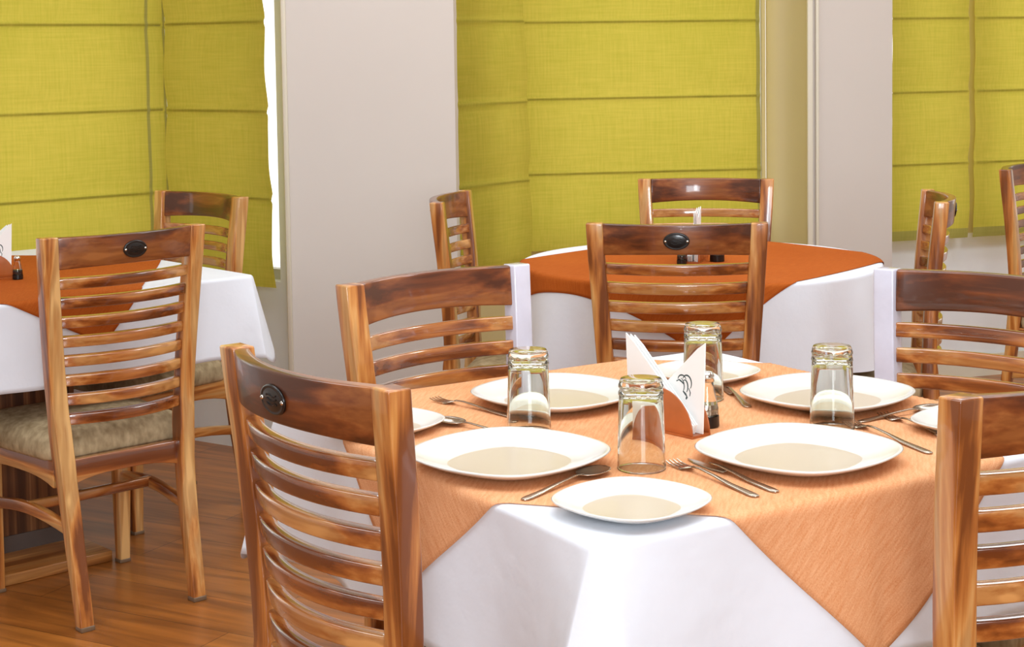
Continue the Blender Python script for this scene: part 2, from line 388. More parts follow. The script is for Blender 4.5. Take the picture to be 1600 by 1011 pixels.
# ------------------------------------------------------------------ roman blinds
def roman_blind(a, b_, label, l_in=0.0, r_in=0.0, zb=0.61, zb_r=None, hem_l=0.0, hem_r=0.0, seams=(0.90, 1.19, 1.485, 1.78, 2.02), hem_b=0.0, seed=0, vline=0.0):
    a = Vector(a); b_ = Vector(b_); d = b_-a; W = d.length; d.normalize()
    rz = math.atan2(d.y, d.x); ZT = 2.22
    if zb_r is None: zb_r = zb
    root = empty('roman_blind', label, 'blind', (a.x, a.y, 0), rz, 'lime green roman blinds')
    NX, zs = 40, []
    edges = [0.0] + [s for s in seams] + [ZT]
    def edge_s(z):
        k = max(0.0, (1.9 - z) / 1.3)
        return l_in*k, W - r_in*k
    def pt(u, z, off=0.0):
        s0, s1 = edge_s(z)
        s = s0 + (s1-s0)*u
        k = 0.0
        for q in seams: k = max(k, math.exp(-((z-q)/0.010)**2))
        lo = max([zb]+[q for q in seams if q <= z]); hi = min([ZT]+[q for q in seams if q > z])
        t = (z-lo)/max(hi-lo, 1e-3)
        y = -0.012*math.sin(math.pi*min(max(t, 0), 1))**0.7 - 0.010*k
        y += 0.006*(noise.noise(Vector((s*3.1, z*2.3, seed*9.7)))) + 0.004*noise.noise(Vector((s*11, z*8, seed*3.1)))
        # diagonal pull lines near the edges of every fold
        y += 0.0028*math.sin((s*1.0+t*0.35)*24+seed)*math.exp(-min(u, 1-u)*9)*(1-t)
        return Vector((s, y+off, z))
    z = []
    nz = 150
    for i in range(nz+1):
        z.append(i/nz)
    bm = bmesh.new(); grid = []
    for i in z:
        row = []
        for j in range(NX+1):
            u = j/NX
            zbot = zb + (zb_r-zb)*u
            zz = zbot + (ZT-zbot)*i
            row.append(bm.verts.new(pt(u, zz)))
        grid.append(row)
    for i in range(nz):
        for j in range(NX):
            bm.faces.new((grid[i][j], grid[i][j+1], grid[i+1][j+1], grid[i+1][j]))
    cl = link_mesh('fabric_panel', bm, M['blind'], root, smooth=True)
    # hems: a second layer of cloth folded over at the edges
    def strip(u0, u1, name):
        bm = bmesh.new(); g = []
        for i in z:
            row = []
            for k in range(5):
                u = u0+(u1-u0)*k/4
                zbot = zb+(zb_r-zb)*u
                row.append(bm.verts.new(pt(u, zbot+(ZT-zbot)*i, -0.0015)))
            g.append(row)
        for i in range(nz):
            for k in range(4): bm.faces.new((g[i][k], g[i][k+1], g[i+1][k+1], g[i+1][k]))
        link_mesh(name, bm, M['blind_hem'], root, smooth=True)
    if hem_l: strip(0.0, hem_l/W, 'side_hem')
    if hem_r: strip(1-hem_r/W, 1.0, 'side_hem')
    if vline: strip(1-vline/W, 1-(vline-0.012)/W, 'shadow_strip')  # vertical shadow line put into the blind as a darker strip
    if hem_b:
        bm = bmesh.new(); g = []
        for i in range(5):
            row = []
            for j in range(NX+1):
                u = j/NX; zbot = zb+(zb_r-zb)*u
                row.append(bm.verts.new(pt(u, zbot+hem_b*i/4, -0.0016)))
            g.append(row)
        for i in range(4):
            for j in range(NX): bm.faces.new((g[i][j], g[i][j+1], g[i+1][j+1], g[i+1][j]))
        link_mesh('bottom_hem', bm, M['blind_hem'], root, smooth=True)
    # thin rods sewn in behind every fold
    for q in seams[:3]:
        bm = bmesh.new()
        s0, s1 = edge_s(q)
        rings = []
        for j in range(13):
            u = 0.012+0.976*j/12
            p = pt(u, q, 0.0045)
            rings.append([(p.x, p.y-0.0018, q-0.004), (p.x, p.y+0.0018, q-0.004), (p.x, p.y+0.0018, q+0.004), (p.x, p.y-0.0018, q+0.004)])
        loft(bm, rings); link_mesh('rod', bm, M['batten'], root)
    bm = bmesh.new(); box(bm, -0.005, W+0.005, -0.012, 0.02, ZT-0.01, ZT+0.03); link_mesh('head_rail', bm, M['trim'], root)
    return root

roman_blind((-2.35, 4.77), (-1.212, 5.732), 'wide lime green roman blind at the far left behind the left table', hem_r=0.010, vline=0.078, seed=1, zb=0.61)
roman_blind((-1.190, 5.660), (-0.812, 5.386), 'darker lime green roman blind ending beside the left white pillar', seed=2, r_in=-0.034, zb=0.60, zb_r=0.605)
roman_blind((-0.212, 5.706), (0.034, 6.00), 'narrow shaded lime green roman blind right of the left white pillar', seed=3, l_in=0.03, r_in=-0.055, zb=0.60)
roman_blind((-0.050, 6.266), (0.974, 6.44), 'widest sunlit lime green roman blind behind the round table', seed=4, l_in=0.03, r_in=-0.01, zb=0.60, zb_r=0.615, hem_l=0.03, hem_r=0.016)
roman_blind((1.512, 6.50), (1.852, 6.615), 'lime green roman blind directly right of the right white pillar', seed=5, zb=0.595, hem_b=0.04)
roman_blind((1.876, 6.623), (2.75, 6.91), 'lime green roman blind at the far right edge of the photo', seed=6, zb=0.595, hem_b=0.04)

# ------------------------------------------------------------------ dining chair (faces local +y, origin on the floor between the back posts)
H = 0.95
def post_y(z):      # rake of the back post
    pts = [(0, -0.085), (0.25, -0.040), (0.45, -0.014), (0.60, -0.014), (0.80, -0.028), (0.95, -0.045)]
    for (z0, y0), (z1, y1) in zip(pts[:-1], pts[1:]):
        if z <= z1: return y0+(y1-y0)*(z-z0)/(z1-z0)
    return pts[-1][1]
def post_x(z):      # distance of the post centre from the chair axis
    pts = [(0, 0.155), (0.30, 0.160), (0.45, 0.168), (0.60, 0.179), (0.80, 0.193), (0.95, 0.202)]
    for (z0, y0), (z1, y1) in zip(pts[:-1], pts[1:]):
        if z <= z1: return y0+(y1-y0)*(z-z0)/(z1-z0)
    return pts[-1][1]

def smooth_f(f, z, e=0.06):
    return (f(max(0, z-e)) + 2*f(z) + f(min(H, z+e)))/4

def build_post(side, parent, material):
    bm = bmesh.new(); rings = []
    for k in range(25):
        z = H*k/24
        x = side*smooth_f(post_x, z); y = smooth_f(post_y, z)
        wx = 0.0175+0.0035*min(1, z/0.5); wy = 0.0185 if z > 0.3 else 0.0185-0.003*(0.3-z)/0.3
        if 0.36 < z < 0.50: wy += 0.004
        rings.append([(x-wx, y-wy, z), (x+wx, y-wy, z), (x+wx, y+wy, z), (x-wx, y+wy, z)])
    loft(bm, rings)
    o = link_mesh('back_post', bm, material, parent, bevel=0.0035, segs=3, angle=30)
    return o

def bow_bar(bm, z0, z1, th, bow, yoff=0.0, arch=0.0, n=18, inset=0.016, drop=0.0):
    zc = (z0+z1)/2
    L0 = smooth_f(post_x, zc) - inset
    rings = []
    for k in range(n+1):
        t = -1+2*k/n
        x = L0*t
        b_ = -bow*(1-t*t)
        lo = z0 + arch*(1-t*t)
        yl = smooth_f(post_y, lo)+b_+yoff; yh = smooth_f(post_y, z1)+b_+yoff
        dy = 2*bow*t/L0; nl = math.hypot(1, dy)
        nx, ny = -dy/nl, 1/nl
        rings.append([(x-nx*th/2, yl-ny*th/2, lo), (x+nx*th/2, yl+ny*th/2, lo), (x+nx*th/2, yh+ny*th/2, z1), (x-nx*th/2, yh-ny*th/2, z1-drop)])
    loft(bm, rings)

def make_chair(with_emblem=True, glare_side=0, name='dining_chair'):
    c = empty(name, '', 'chair')
    for s in (-1, 1):
        p = build_post(s, c, M['post_glare'] if s == glare_side else M['post'])
        if s == glare_side: p['label'] = 'back post coloured pale to show window glare'
        bm = bmesh.new(); box(bm, -0.017, 0.017, -0.015, 0.015, 0.0, 0.012)
        sh = link_mesh('foot_pad', bm, M['shoe'], p, bevel=0.002); sh.location = (s*post_x(0), smooth_f(post_y, 0)-0.0, -0.0002)
        sh.scale = (1.08, 1.08, 1)
    bm = bmesh.new(); bow_bar(bm, H-0.080, H-0.001, 0.024, 0.044, yoff=-0.002, arch=0.006, n=24)
    link_mesh('crest_rail', bm, M['crest'], c, bevel=0.004, segs=3)
    for k in range(8):
        zt = H-0.080-0.0195-0.0475*k
        bm = bmesh.new(); bow_bar(bm, zt-0.0285, zt, 0.020, 0.040, n=18, drop=0.002)
        link_mesh('slat', bm, M['slat'], c, bevel=0.004, segs=3)
    # front legs
    for s in (-1, 1):
        bm = bmesh.new(); rings = []
        for k in range(9):
            t = k/8; z = 0.395*t
            wd = 0.015+0.008*t
            x = s*(0.186-0.006*(1-t)); y = 0.345-0.006*(1-t)
            rings.append([(x-wd, y-wd, z), (x+wd, y-wd, z), (x+wd, y+wd, z), (x-wd, y+wd, z)])
        loft(bm, rings); leg = link_mesh('leg', bm, M['post'], c, bevel=0.004, segs=2, angle=30)
        bm = bmesh.new(); box(bm, -0.0165, 0.0165, -0.0165, 0.0165, 0.0, 0.010)
        sh = link_mesh('foot_pad', bm, M['shoe'], leg, bevel=0.002); sh.location = (s*0.180, 0.339, -0.0002)
    # seat frame: arched rails
    def rail(bm, p0, p1, th, z0, z1, arch):
        p0 = Vector(p0); p1 = Vector(p1); d = (p1-p0).normalized(); nr = Vector((-d.y, d.x)); rings = []
        for k in range(13):
            t = k/12; q = p0+(p1-p0)*t; lo = z0+arch*(1-abs(2*t-1)**3)
            a_, b_ = q-nr*th/2, q+nr*th/2
            rings.append([(a_.x, a_.y, lo), (b_.x, b_.y, lo), (b_.x, b_.y, z1), (a_.x, a_.y, z1)])
        loft(bm, rings)
    bm = bmesh.new(); rail(bm, (-0.16, -0.012), (0.16, -0.012), 0.026, 0.335, 0.402, 0.022)
    link_mesh('rear_seat_rail', bm, M['slat'], c, bevel=0.003)
    bm = bmesh.new(); rail(bm, (-0.180, 0.350), (0.180, 0.350), 0.026, 0.335, 0.402, 0.020)
    link_mesh('front_seat_rail', bm, M['slat'], c, bevel=0.003)
    for s in (-1, 1):
        bm = bmesh.new(); rail(bm, (s*0.172, 0.0), (s*0.190, 0.345), 0.026, 0.335, 0.402, 0.020)
        link_mesh('side_seat_rail', bm, M['side'], c, bevel=0.003)
        bm = bmesh.new(); rings = []
        for k in range(9):
            t = k/8; x = s*(0.160+0.023*t); y = -0.03+0.375*t; z = 0.235+0.02*math.sin(math.pi*t)
            rings.append([(x-0.010, y, z-0.014), (x+0.010, y, z-0.014), (x+0.010, y, z+0.014), (x-0.010, y, z+0.014)])
        loft(bm, rings); link_mesh('stretcher', bm, M['side'], c, bevel=0.004)
    bm = bmesh.new(); box(bm, -0.172, 0.172, 0.155, 0.177, 0.245, 0.270); link_mesh('stretcher', bm, M['slat'], c, bevel=0.003)
    # upholstered cushion
    bm = bmesh.new()
    def outline(k):
        pts = []
        n = 12
        fx, rx, y0, y1 = 0.216*k, 0.190*k, 0.006+(1-k)*0.19, 0.388-(1-k)*0.19
        cor = 0.035
        def arc(cx, cy, a0, a1):
            for i in range(7):
                a = a0+(a1-a0)*i/6; pts.append((cx+cor*math.cos(a), cy+cor*math.sin(a)))
        arc(rx-cor, y0+cor, -math.pi/2, 0); arc(fx-cor, y1-cor, 0, math.pi/2)
        arc(-fx+cor, y1-cor, math.pi/2, math.pi); arc(-rx+cor, y0+cor, math.pi, 1.5*math.pi)
        return pts
    prof = [(0.99, 0.3985), (1.015, 0.406), (1.025, 0.422), (1.008, 0.442), (0.94, 0.460), (0.80, 0.472), (0.60, 0.479), (0.35, 0.482)]
    rings = [[(x, y, z) for x, y in outline(k)] for k, z in prof]
    loft(bm, rings)
    link_mesh('seat_cushion', bm, M['cushion'], c, smooth=True)
    # oval maker's plate on the rear of the crest
    if with_emblem:
        zc = H-0.040; y = smooth_f(post_y, zc)-0.044-0.002-0.012
        bm = bmesh.new()
        prof = [(0, 0.0035), (0.72, 0.0034), (0.80, 0.0026), (0.88, 0.0036), (0.97, 0.0030), (1.0, 0.0), (0, -0.004)]
        lathe(bm, prof, 40)
        rot = Matrix.Rotation(R(90), 4, 'X')
        for v in bm.verts:
            v.co = Vector((v.co.x*0.032, v.co.y*0.0215, v.co.z))
        bmesh.ops.transform(bm, matrix=rot, verts=bm.verts[:])
        pl = link_mesh('oval_plate', bm, M['emblem'], c, smooth=True)
        pl.location = (0, y, zc); pl.rotation_euler = (R(6), 0, 0)
        # raised wavy bars in the middle of the plate
        bm = bmesh.new()
        for k in range(3):
            rings = []
            for i in range(9):
                x = -0.013+0.026*i/8; z = 0.006-0.006*k+0.0018*math.sin(i*0.9+k)
                rings.append([(x, -0.0034, z-0.001), (x, -0.0046, z-0.001), (x, -0.0046, z+0.001), (x, -0.0034, z+0.001)])
            loft(bm, rings)
        link_mesh('raised_mark', bm, M['black'], pl)
        for s in (-1, 1):
            bm = bmesh.new(); lathe(bm, [(0, 0.0055), (0.0022, 0.005), (0.0034, 0.003), (0.0034, 0.0)], 14)
            bmesh.ops.transform(bm, matrix=rot, verts=bm.verts[:])
            sc = link_mesh('screw', bm, M['chrome'], pl, smooth=True); sc.location = (s*0.0265, 0.0, 0)
    return c

def place_chair(c, p_left, p_right, facing_left_to_right=1, label=''):
    """p_left/p_right: plan positions of the two outer top corners as seen; the chair faces the left-hand normal (1) or the other (-1)"""
    a = Vector(p_left); b_ = Vector(p_right); mid = (a+b_)/2; d = (b_-a).normalized()
    f = Vector((-d.y, d.x))*facing_left_to_right
    rz = math.atan2(-f.x, f.y)
    base = mid - f*(-0.045)
    c.location = (base.x, base.y, 0); c.rotation_euler = (0, 0, rz); c['label'] = label; c['group'] = 'slat-back dining chairs'
    return c

proto = make_chair()
place_chair(proto, (-0.420, 2.375), (-0.146, 2.025), 1, 'large foreground varnished wooden chair with oval plate at the lower left of the near table')
c = copy_tree(proto); place_chair(c, (0.520, 1.930), (0.895, 2.170), 1, 'varnished wooden chair cropped by the right edge with its back to the camera, nearest right')
c = copy_tree(proto); place_chair(c, (0.179, 4.005), (0.623, 3.955), 1, 'varnished wooden chair with oval plate seen from behind in front of the round table')
c = copy_tree(proto); place_chair(c, (-1.108, 3.830), (-0.796, 4.115), 1, 'varnished wooden chair with oval plate showing its whole seat and legs at the left table')
c = copy_tree(proto); place_chair(c, (0.416, 5.385), (0.855, 5.304), -1, 'varnished wooden chair facing the camera under the widest blind, glare on its top rail')
c = copy_tree(proto); place_chair(c, (-1.125, 5.190), (-0.805, 4.885), -1, 'far varnished wooden chair facing the left table in front of the darker left blind')
c = copy_tree(proto); place_chair(c, (-0.220, 4.600), (-0.146, 5.040), -1, 'varnished wooden chair seen nearly side on between the left pillar and the narrow blind')
c = copy_tree(proto); place_chair(c, (1.237, 4.84), (1.166, 4.40), -1, 'edge-on varnished wooden chair with curved back standing right of the round table')
c = copy_tree(proto); place_chair(c, (1.675, 5.55), (1.92, 5.92), -1, 'varnished wooden chair cut off by the right edge in front of the far right blind')
c = make_chair(True, -1); place_chair(c, (-0.318, 2.970), (0.020, 3.254), -1, 'wooden chair with pale glare-coloured right post at the far left of the near table')
c = make_chair(True, 1); place_chair(c, (0.700, 3.114), (1.039, 2.826), -1, 'wooden chair with pale glare-coloured left post at the far right of the near table')

# ------------------------------------------------------------------ tables and cloths
T = 0.770
def fold(d, r=0.009):
    if d <= 0: return 0.0, 0.0
    q = math.pi*r/2
    if d < q: return r*math.sin(d/r), r*(1-math.cos(d/r))
    return r, r+(d-q)

def square_drape(u, v, h, off, hang, corner_flare=0.30, seed=0):
    """maps a point of the flat cloth to its draped place over a square top of half size h"""
    su = 1 if u >= 0 else -1; sv = 1 if v >= 0 else -1
    au, av = abs(u), abs(v)
    z0 = T+off
    if au <= h and av <= h: return Vector((u, v, z0))
    du, dv = max(0, au-h), max(0, av-h)
    def flare(drop, dist):
        return drop*(0.05+(corner_flare-0.05)*math.exp(-(dist/0.045)**1.4)) + drop*0.07*math.sin(dist*19+seed)*(1-math.exp(-dist/0.1))
    if dv == 0 or du == 0:
        d = du+dv; hx, dr = fold(d)
        dist = h-(av if dv == 0 else au)
        o = hx+off+flare(dr, dist)
        if dv == 0: return Vector((su*(h+o), v, z0-dr))
        return Vector((u, sv*(h+o), z0-dr))
    r_ = math.hypot(du, dv); t = math.atan2(dv, du)/(math.pi/2)
    rmax = hang/max(math.cos(math.atan2(dv, du)), math.sin(math.atan2(dv, du)))
    drop_s = r_/rmax*hang*(1+0.10*math.sin(math.pi*t))
    hx, dr = fold(drop_s)
    o = hx+off+flare(dr, 0)
    k = 1.0+0.10*math.sin(math.pi*t)
    return Vector((su*(h+o*(1-t)*k), sv*(h+o*t*k), z0-dr))

def round_drape(u, v, rad, off, seed=0):
    r_ = math.hypot(u, v)
    if r_ <= rad: return Vector((u, v, T+off))
    th = math.atan2(v, u); hx, dr = fold(r_-rad)
    o = rad+hx+off+dr*(0.05+0.07*math.sin(th*9+seed)+0.04*math.sin(th*17+seed*2))
    return Vector((o*math.cos(th), o*math.sin(th), T+off-dr))

def cloth_obj(name, pts, nx, ny, material, loc, rz, thick=0.0012):
    bm = bmesh.new()
    g = [[bm.verts.new(pts[i][j]) for j in range(ny)] for i in range(nx)]
    for i in range(nx-1):
        for j in range(ny-1): bm.faces.new((g[i][j], g[i+1][j], g[i+1][j+1], g[i][j+1]))
    o = link_mesh(name, bm, material, None, smooth=True)
    o.location = loc; o.rotation_euler = (0, 0, rz)
    s = o.modifiers.new('thickness', 'SOLIDIFY'); s.thickness = thick; s.offset = -1
    return o

def axis_samples(h, ext):
    xs = [-ext+(ext-h-0.03)*i/16 for i in range(16)]
    xs += [-(h+0.03)+0.045*i/16 for i in range(16)]
    xs += [-(h-0.015)+(2*h-0.03)*i/40 for i in range(40)]
    xs += [(h-0.015)+0.045*i/16 for i in range(16)]
    xs += [(h+0.03)+(ext-h-0.03)*i/16 for i in range(17)]
    return xs

def white_square_cloth(hx, hy, hang, loc, rz, seed):
    # the drape works on a square of half size h; the second axis is stretched for an oblong top
    h = hx; e = h+hang; xs = axis_samples(h, e)
    k = hy-hx
    P = []
    for u in xs:
        row = []
        for v in xs:
            p = square_drape(u, v, h, 0.003, hang, seed=seed)
            if abs(p.y) > 1e-6: p.y += math.copysign(k*min(1, abs(p.y)/h), p.y)
            row.append(p)
        P.append(row)
    return cloth_obj('tablecloth', P, len(xs), len(xs), M['white_cloth'], loc, rz)

def topper(tips, bulge, mapper, material, loc, rz, n=120):
    """four-cornered cloth; tips in order (right, far, left, near) in table axes; edges bulge outward by bulge"""
    a, b_, c_, d_ = [Vector(t) for t in tips]
    P = []
    for i in range(n+1):
        row = []; u = i/n
        for j in range(n+1):
            v = j/n
            q = a*(1-u)*(1-v)+b_*u*(1-v)+c_*u*v+d_*(1-u)*v
            # push edges outward
            for (w_, e0, e1, k) in (((1-v), a, b_, 4*u*(1-u)), (u, b_, c_, 4*v*(1-v)), (v, c_, d_, 4*u*(1-u)), ((1-u), d_, a, 4*v*(1-v))):
                nrm = Vector((e1.y-e0.y, -(e1.x-e0.x))).normalized()
                q = q+nrm*bulge*k*w_**2
            row.append(mapper(q.x, q.y))
        P.append(row)
    o = cloth_obj('table_topper', P, n+1, n+1, material, loc, rz, 0.001)
    me = o.data; uv = me.uv_layers.new(name='weave')
    for lp in me.loops:
        i, j = divmod(lp.vertex_index, n+1)
        uv.data[lp.index].uv = (i/n, j/n)
    return o

def table_base(root, panel_half=(0.12, 0.10), board_half=(0.33, 0.33, 0.33), top_half=None, radius=None):
    bm = bmesh.new()
    if radius: lathe(bm, [(0, T-0.028), (radius-0.006, T-0.028), (radius-0.002, T-0.024), (radius-0.002, T-0.003), (radius-0.006, T), (0, T)], 96)
    else: box(bm, -top_half[0], top_half[0], -top_half[1], top_half[1], T-0.028, T)
    link_mesh('tabletop', bm, M['board'], root, bevel=0.003 if not radius else 0)
    px, py = panel_half
    bm = bmesh.new(); box(bm, -px, px, -py, py, 0.030, T-0.028); link_mesh('pedestal', bm, M['panel'], root, bevel=0.002)
    bm = bmesh.new(); box(bm, -px-0.004, px+0.004, -py-0.004, py+0.004, 0.030, 0.075); link_mesh('kick_strip', bm, mats_kick, root)
    bm = bmesh.new(); box(bm, -board_half[0], board_half[-1], -board_half[1], board_half[1], 0.0, 0.030); link_mesh('base_board', bm, M['board'], root, bevel=0.003)
mats_kick = mat('grey_kick_strip', (96, 84, 78), 0.5)

# near square table: local +y points away along the table's own axis; corner points at the camera
NC = Vector((0.24, 2.588)); NR = R(32.5); NH = 0.46
root = empty('square_table', 'nearest square table under a white cloth and peach topper', 'table', (NC.x, NC.y, 0), NR)
table_base(root, (0.10, 0.10), (0.14, 0.14, 0.14), (NH, NH))
o = white_square_cloth(NH, NH, 0.238, (NC.x, NC.y, 0), NR, 1.0)
tag(o, 'white tablecloth hanging over the nearest table with a bright corner fold', 'tablecloth', 'white tablecloths')
# side normals in local axes: right/front = -y, left/front = -x, far/right = +x, far/left = +y
mp_ = lambda u, v: square_drape(u, v, NH, 0.0055, 0.238, seed=1.0)
o = topper([(0.68, 0.02), (0.02, 0.68), (-0.645, -0.01), (-0.01, -0.705)], 0.028, mp_, M['topper'], (NC.x, NC.y, 0), NR)
tag(o, 'pale peach table topper spread cornerwise over the nearest table', 'table topper', 'cornerwise table toppers')

# left table
LC = Vector((-1.41, 4.53)); LR = R(42.0)
root = empty('square_table', 'left table on a dark panelled pedestal beside the left blinds', 'table', (LC.x, LC.y, 0), LR)
table_base(root, (0.12, 0.13), (0.38, 0.315, 0.125), (0.455, 0.395))
o = white_square_cloth(0.455, 0.395, 0.225, (LC.x, LC.y, 0), LR, 2.3)
tag(o, 'white tablecloth on the left table with its corner flaring out', 'tablecloth', 'white tablecloths')
def map_left(u, v):
    vv = v
    k = 0.395-0.455
    q = square_drape(u, v-math.copysign(k*min(1, abs(v)/0.395), v) if abs(v) > 1e-6 else v, 0.455, 0.0055, 0.225, seed=2.3)
    if abs(q.y) > 1e-6: q.y += math.copysign(k*min(1, abs(q.y)/0.455), q.y)
    return q
o = topper([(0.50, 0.03), (0.0, 0.60), (-0.76, -0.20), (0.01, -0.655)], 0.02, map_left, M['topper_deep'], (LC.x, LC.y, 0), LR)
tag(o, 'orange topper with one corner hanging behind the left chair', 'table topper', 'cornerwise table toppers')

# far round table
FC = Vector((0.53, 4.62)); FR_ = 0.50
root = empty('round_table', 'round table under white cloth between the blinds and the near table', 'table', (FC.x, FC.y, 0), 0)
table_base(root, (0.08, 0.08), (0.10, 0.10, 0.10), None, FR_)
bm = bmesh.new()
rs = [0.0, 0.15, 0.3, 0.42, 0.485] + [0.485+0.04*i/10 for i in range(1, 11)] + [0.525+0.235*i/16 for i in range(1, 17)]
nn = 180; rings = []
for r_ in rs:
    rings.append([bm.verts.new(round_drape(max(r_, 1e-4)*math.cos(2*math.pi*k/nn), max(r_, 1e-4)*math.sin(2*math.pi*k/nn), FR_, 0.003, 0.6)) for k in range(nn)])
for a, b_ in zip(rings[:-1], rings[1:]):
    for i in range(nn): bm.faces.new((a[i], a[(i+1) % nn], b_[(i+1) % nn], b_[i]))
bm.faces.new(rings[0])
o = link_mesh('tablecloth', bm, M['white_cloth'], None, smooth=True); o.location = (FC.x, FC.y, 0)
tag(o, 'white tablecloth draped over the far round table', 'tablecloth', 'white tablecloths')
o = topper([(0.56, 0.0), (0.08, 0.60), (-0.62, -0.08), (-0.06, -0.70)], 0.035, lambda u, v: round_drape(u, v, FR_, 0.0055, 0.6), M['topper_deep'], (FC.x, FC.y, 0), 0)
tag(o, 'orange topper with its corner hanging in front of the round table', 'table topper', 'cornerwise table toppers')

TT = T + 0.0058
# ------------------------------------------------------------------ plates
def make_plate(name, rad, label, x, y, rot, z=TT, group=None):
    root = empty(name, label, 'plate', (x, y, z), rot, group)
    k = rad
    rf = lambda t: 1+0.040*math.cos(4*t)+0.006*math.cos(8*t)
    h = 0.021*(k/0.15)**0.7
    bm = bmesh.new()
    lathe(bm, [(0.50*k, 0.0), (0.54*k, 0.0), (0.72*k, h*0.24), (0.90*k, h*0.66), (0.985*k, h*0.94), (1.0*k, h*1.04), (0.985*k, h*1.12),
               (0.955*k, h*1.06), (0.88*k, h*0.78), (0.78*k, h*0.49), (0.69*k, h*0.31), (0.61*k, h*0.22)], 96, rf)
    link_mesh('rim', bm, M['china'], root, smooth=True)
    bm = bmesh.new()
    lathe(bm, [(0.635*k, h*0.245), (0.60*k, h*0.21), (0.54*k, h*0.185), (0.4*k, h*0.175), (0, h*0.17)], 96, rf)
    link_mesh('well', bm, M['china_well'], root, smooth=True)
    return root

TT = T + 0.0058
PG = 'white melamine plates on the nearest table'
make_plate('dinner_plate', 0.141, 'large white plate at the front left, left of the foremost tumbler', -0.010, 2.327, 0.05, TT, PG)
make_plate('dinner_plate', 0.143, 'large white plate at the front right, nearest the right table edge', 0.408, 2.325, -0.04, TT, PG)
make_plate('dinner_plate', 0.140, 'large white plate behind the left tumbler', 0.070, 2.746, 0.0, TT, PG)
make_plate('dinner_plate', 0.141, 'large white plate behind the right tumbler', 0.525, 2.714, 0.03, TT, PG)
make_plate('side_plate', 0.100, 'small white plate at the near corner of the nearest table', 0.149, 2.083, 0.02, TT, PG)
make_plate('side_plate', 0.096, 'small white plate partly hidden by the large foreground chair', -0.212, 2.560, 0.1, TT, PG)
make_plate('side_plate', 0.098, 'small white plate cut off by the right foreground chair', 0.717, 2.503, 0.0, TT, PG)
make_plate('side_plate', 0.098, 'small white plate at the far corner behind the napkins', 0.343, 2.928, 0.0, TT, PG)

# ------------------------------------------------------------------ upturned tumblers
def make_tumbler(label, x, y):
    root = empty('tumbler', label, 'glass', (x, y, TT), random.uniform(0, 6), 'upturned glass tumblers')
    h = 0.130
    bm = bmesh.new()
    prof = [(0.0345, 0.0), (0.0352, 0.0012), (0.0350, 0.004), (0.0318, h-0.030), (0.0312, h-0.012), (0.0308, h-0.004), (0.0290, h), (0.0, h-0.0015),
            ]
    inner = [(0.0, h-0.017), (0.020, h-0.018), (0.0265, h-0.024), (0.0290, h-0.034), (0.0328, 0.004), (0.0333, 0.0012), (0.0345, 0.0)]
    lathe(bm, prof+inner, 56)
    bmesh.ops.remove_doubles(bm, verts=bm.verts[:], dist=0.00005)
    link_mesh('glass_body', bm, M['glass'], root, smooth=True)
    # cut rings round the heavy base
    bm = bmesh.new()
    for zc in (h-0.010, h-0.021):
        rr = 0.0312+(h-0.012-zc)*0.033/1.0*0.6
        n, mseg = 56, 8
        vs = []
        for i in range(n):
            t = 2*math.pi*i/n; wob = 0.0012*math.sin(14*t)
            vs.append([bm.verts.new(((rr+0.0011*math.cos(q))*math.cos(t), (rr+0.0011*math.cos(q))*math.sin(t), zc+wob+0.0016*math.sin(q))) for q in (2*math.pi*j/mseg for j in range(mseg))])
        for i in range(n):
            for j in range(mseg):
                bm.faces.new((vs[i][j], vs[(i+1) % n][j], vs[(i+1) % n][(j+1) % mseg], vs[i][(j+1) % mseg]))
    link_mesh('moulded_ring', bm, M['glass_band'], root, smooth=True)
    return root
M['glass_band'] = glass_mat('olive_glass_band', (0.74, 0.70, 0.58, 1), 0.12)
make_tumbler('upturned tumbler at the front centre, closest to the near corner plate', 0.179, 2.296)
make_tumbler('upturned tumbler on the left between the two left plates', 0.021, 2.535)
make_tumbler('upturned tumbler on the right between the two right plates', 0.497, 2.530)
make_tumbler('upturned tumbler at the back beside the napkins', 0.321, 2.755)

# ------------------------------------------------------------------ cutlery
def strip_mesh(bm, sections, th=0.0016):
    """sections: (s, half width, z centre)"""
    rings = []
    for s, hw, z in sections:
        rings.append([(s, -hw, z-th/2), (s, hw, z-th/2), (s, hw*0.8, z+th/2), (s, -hw*0.8, z+th/2)])
    loft(bm, rings)

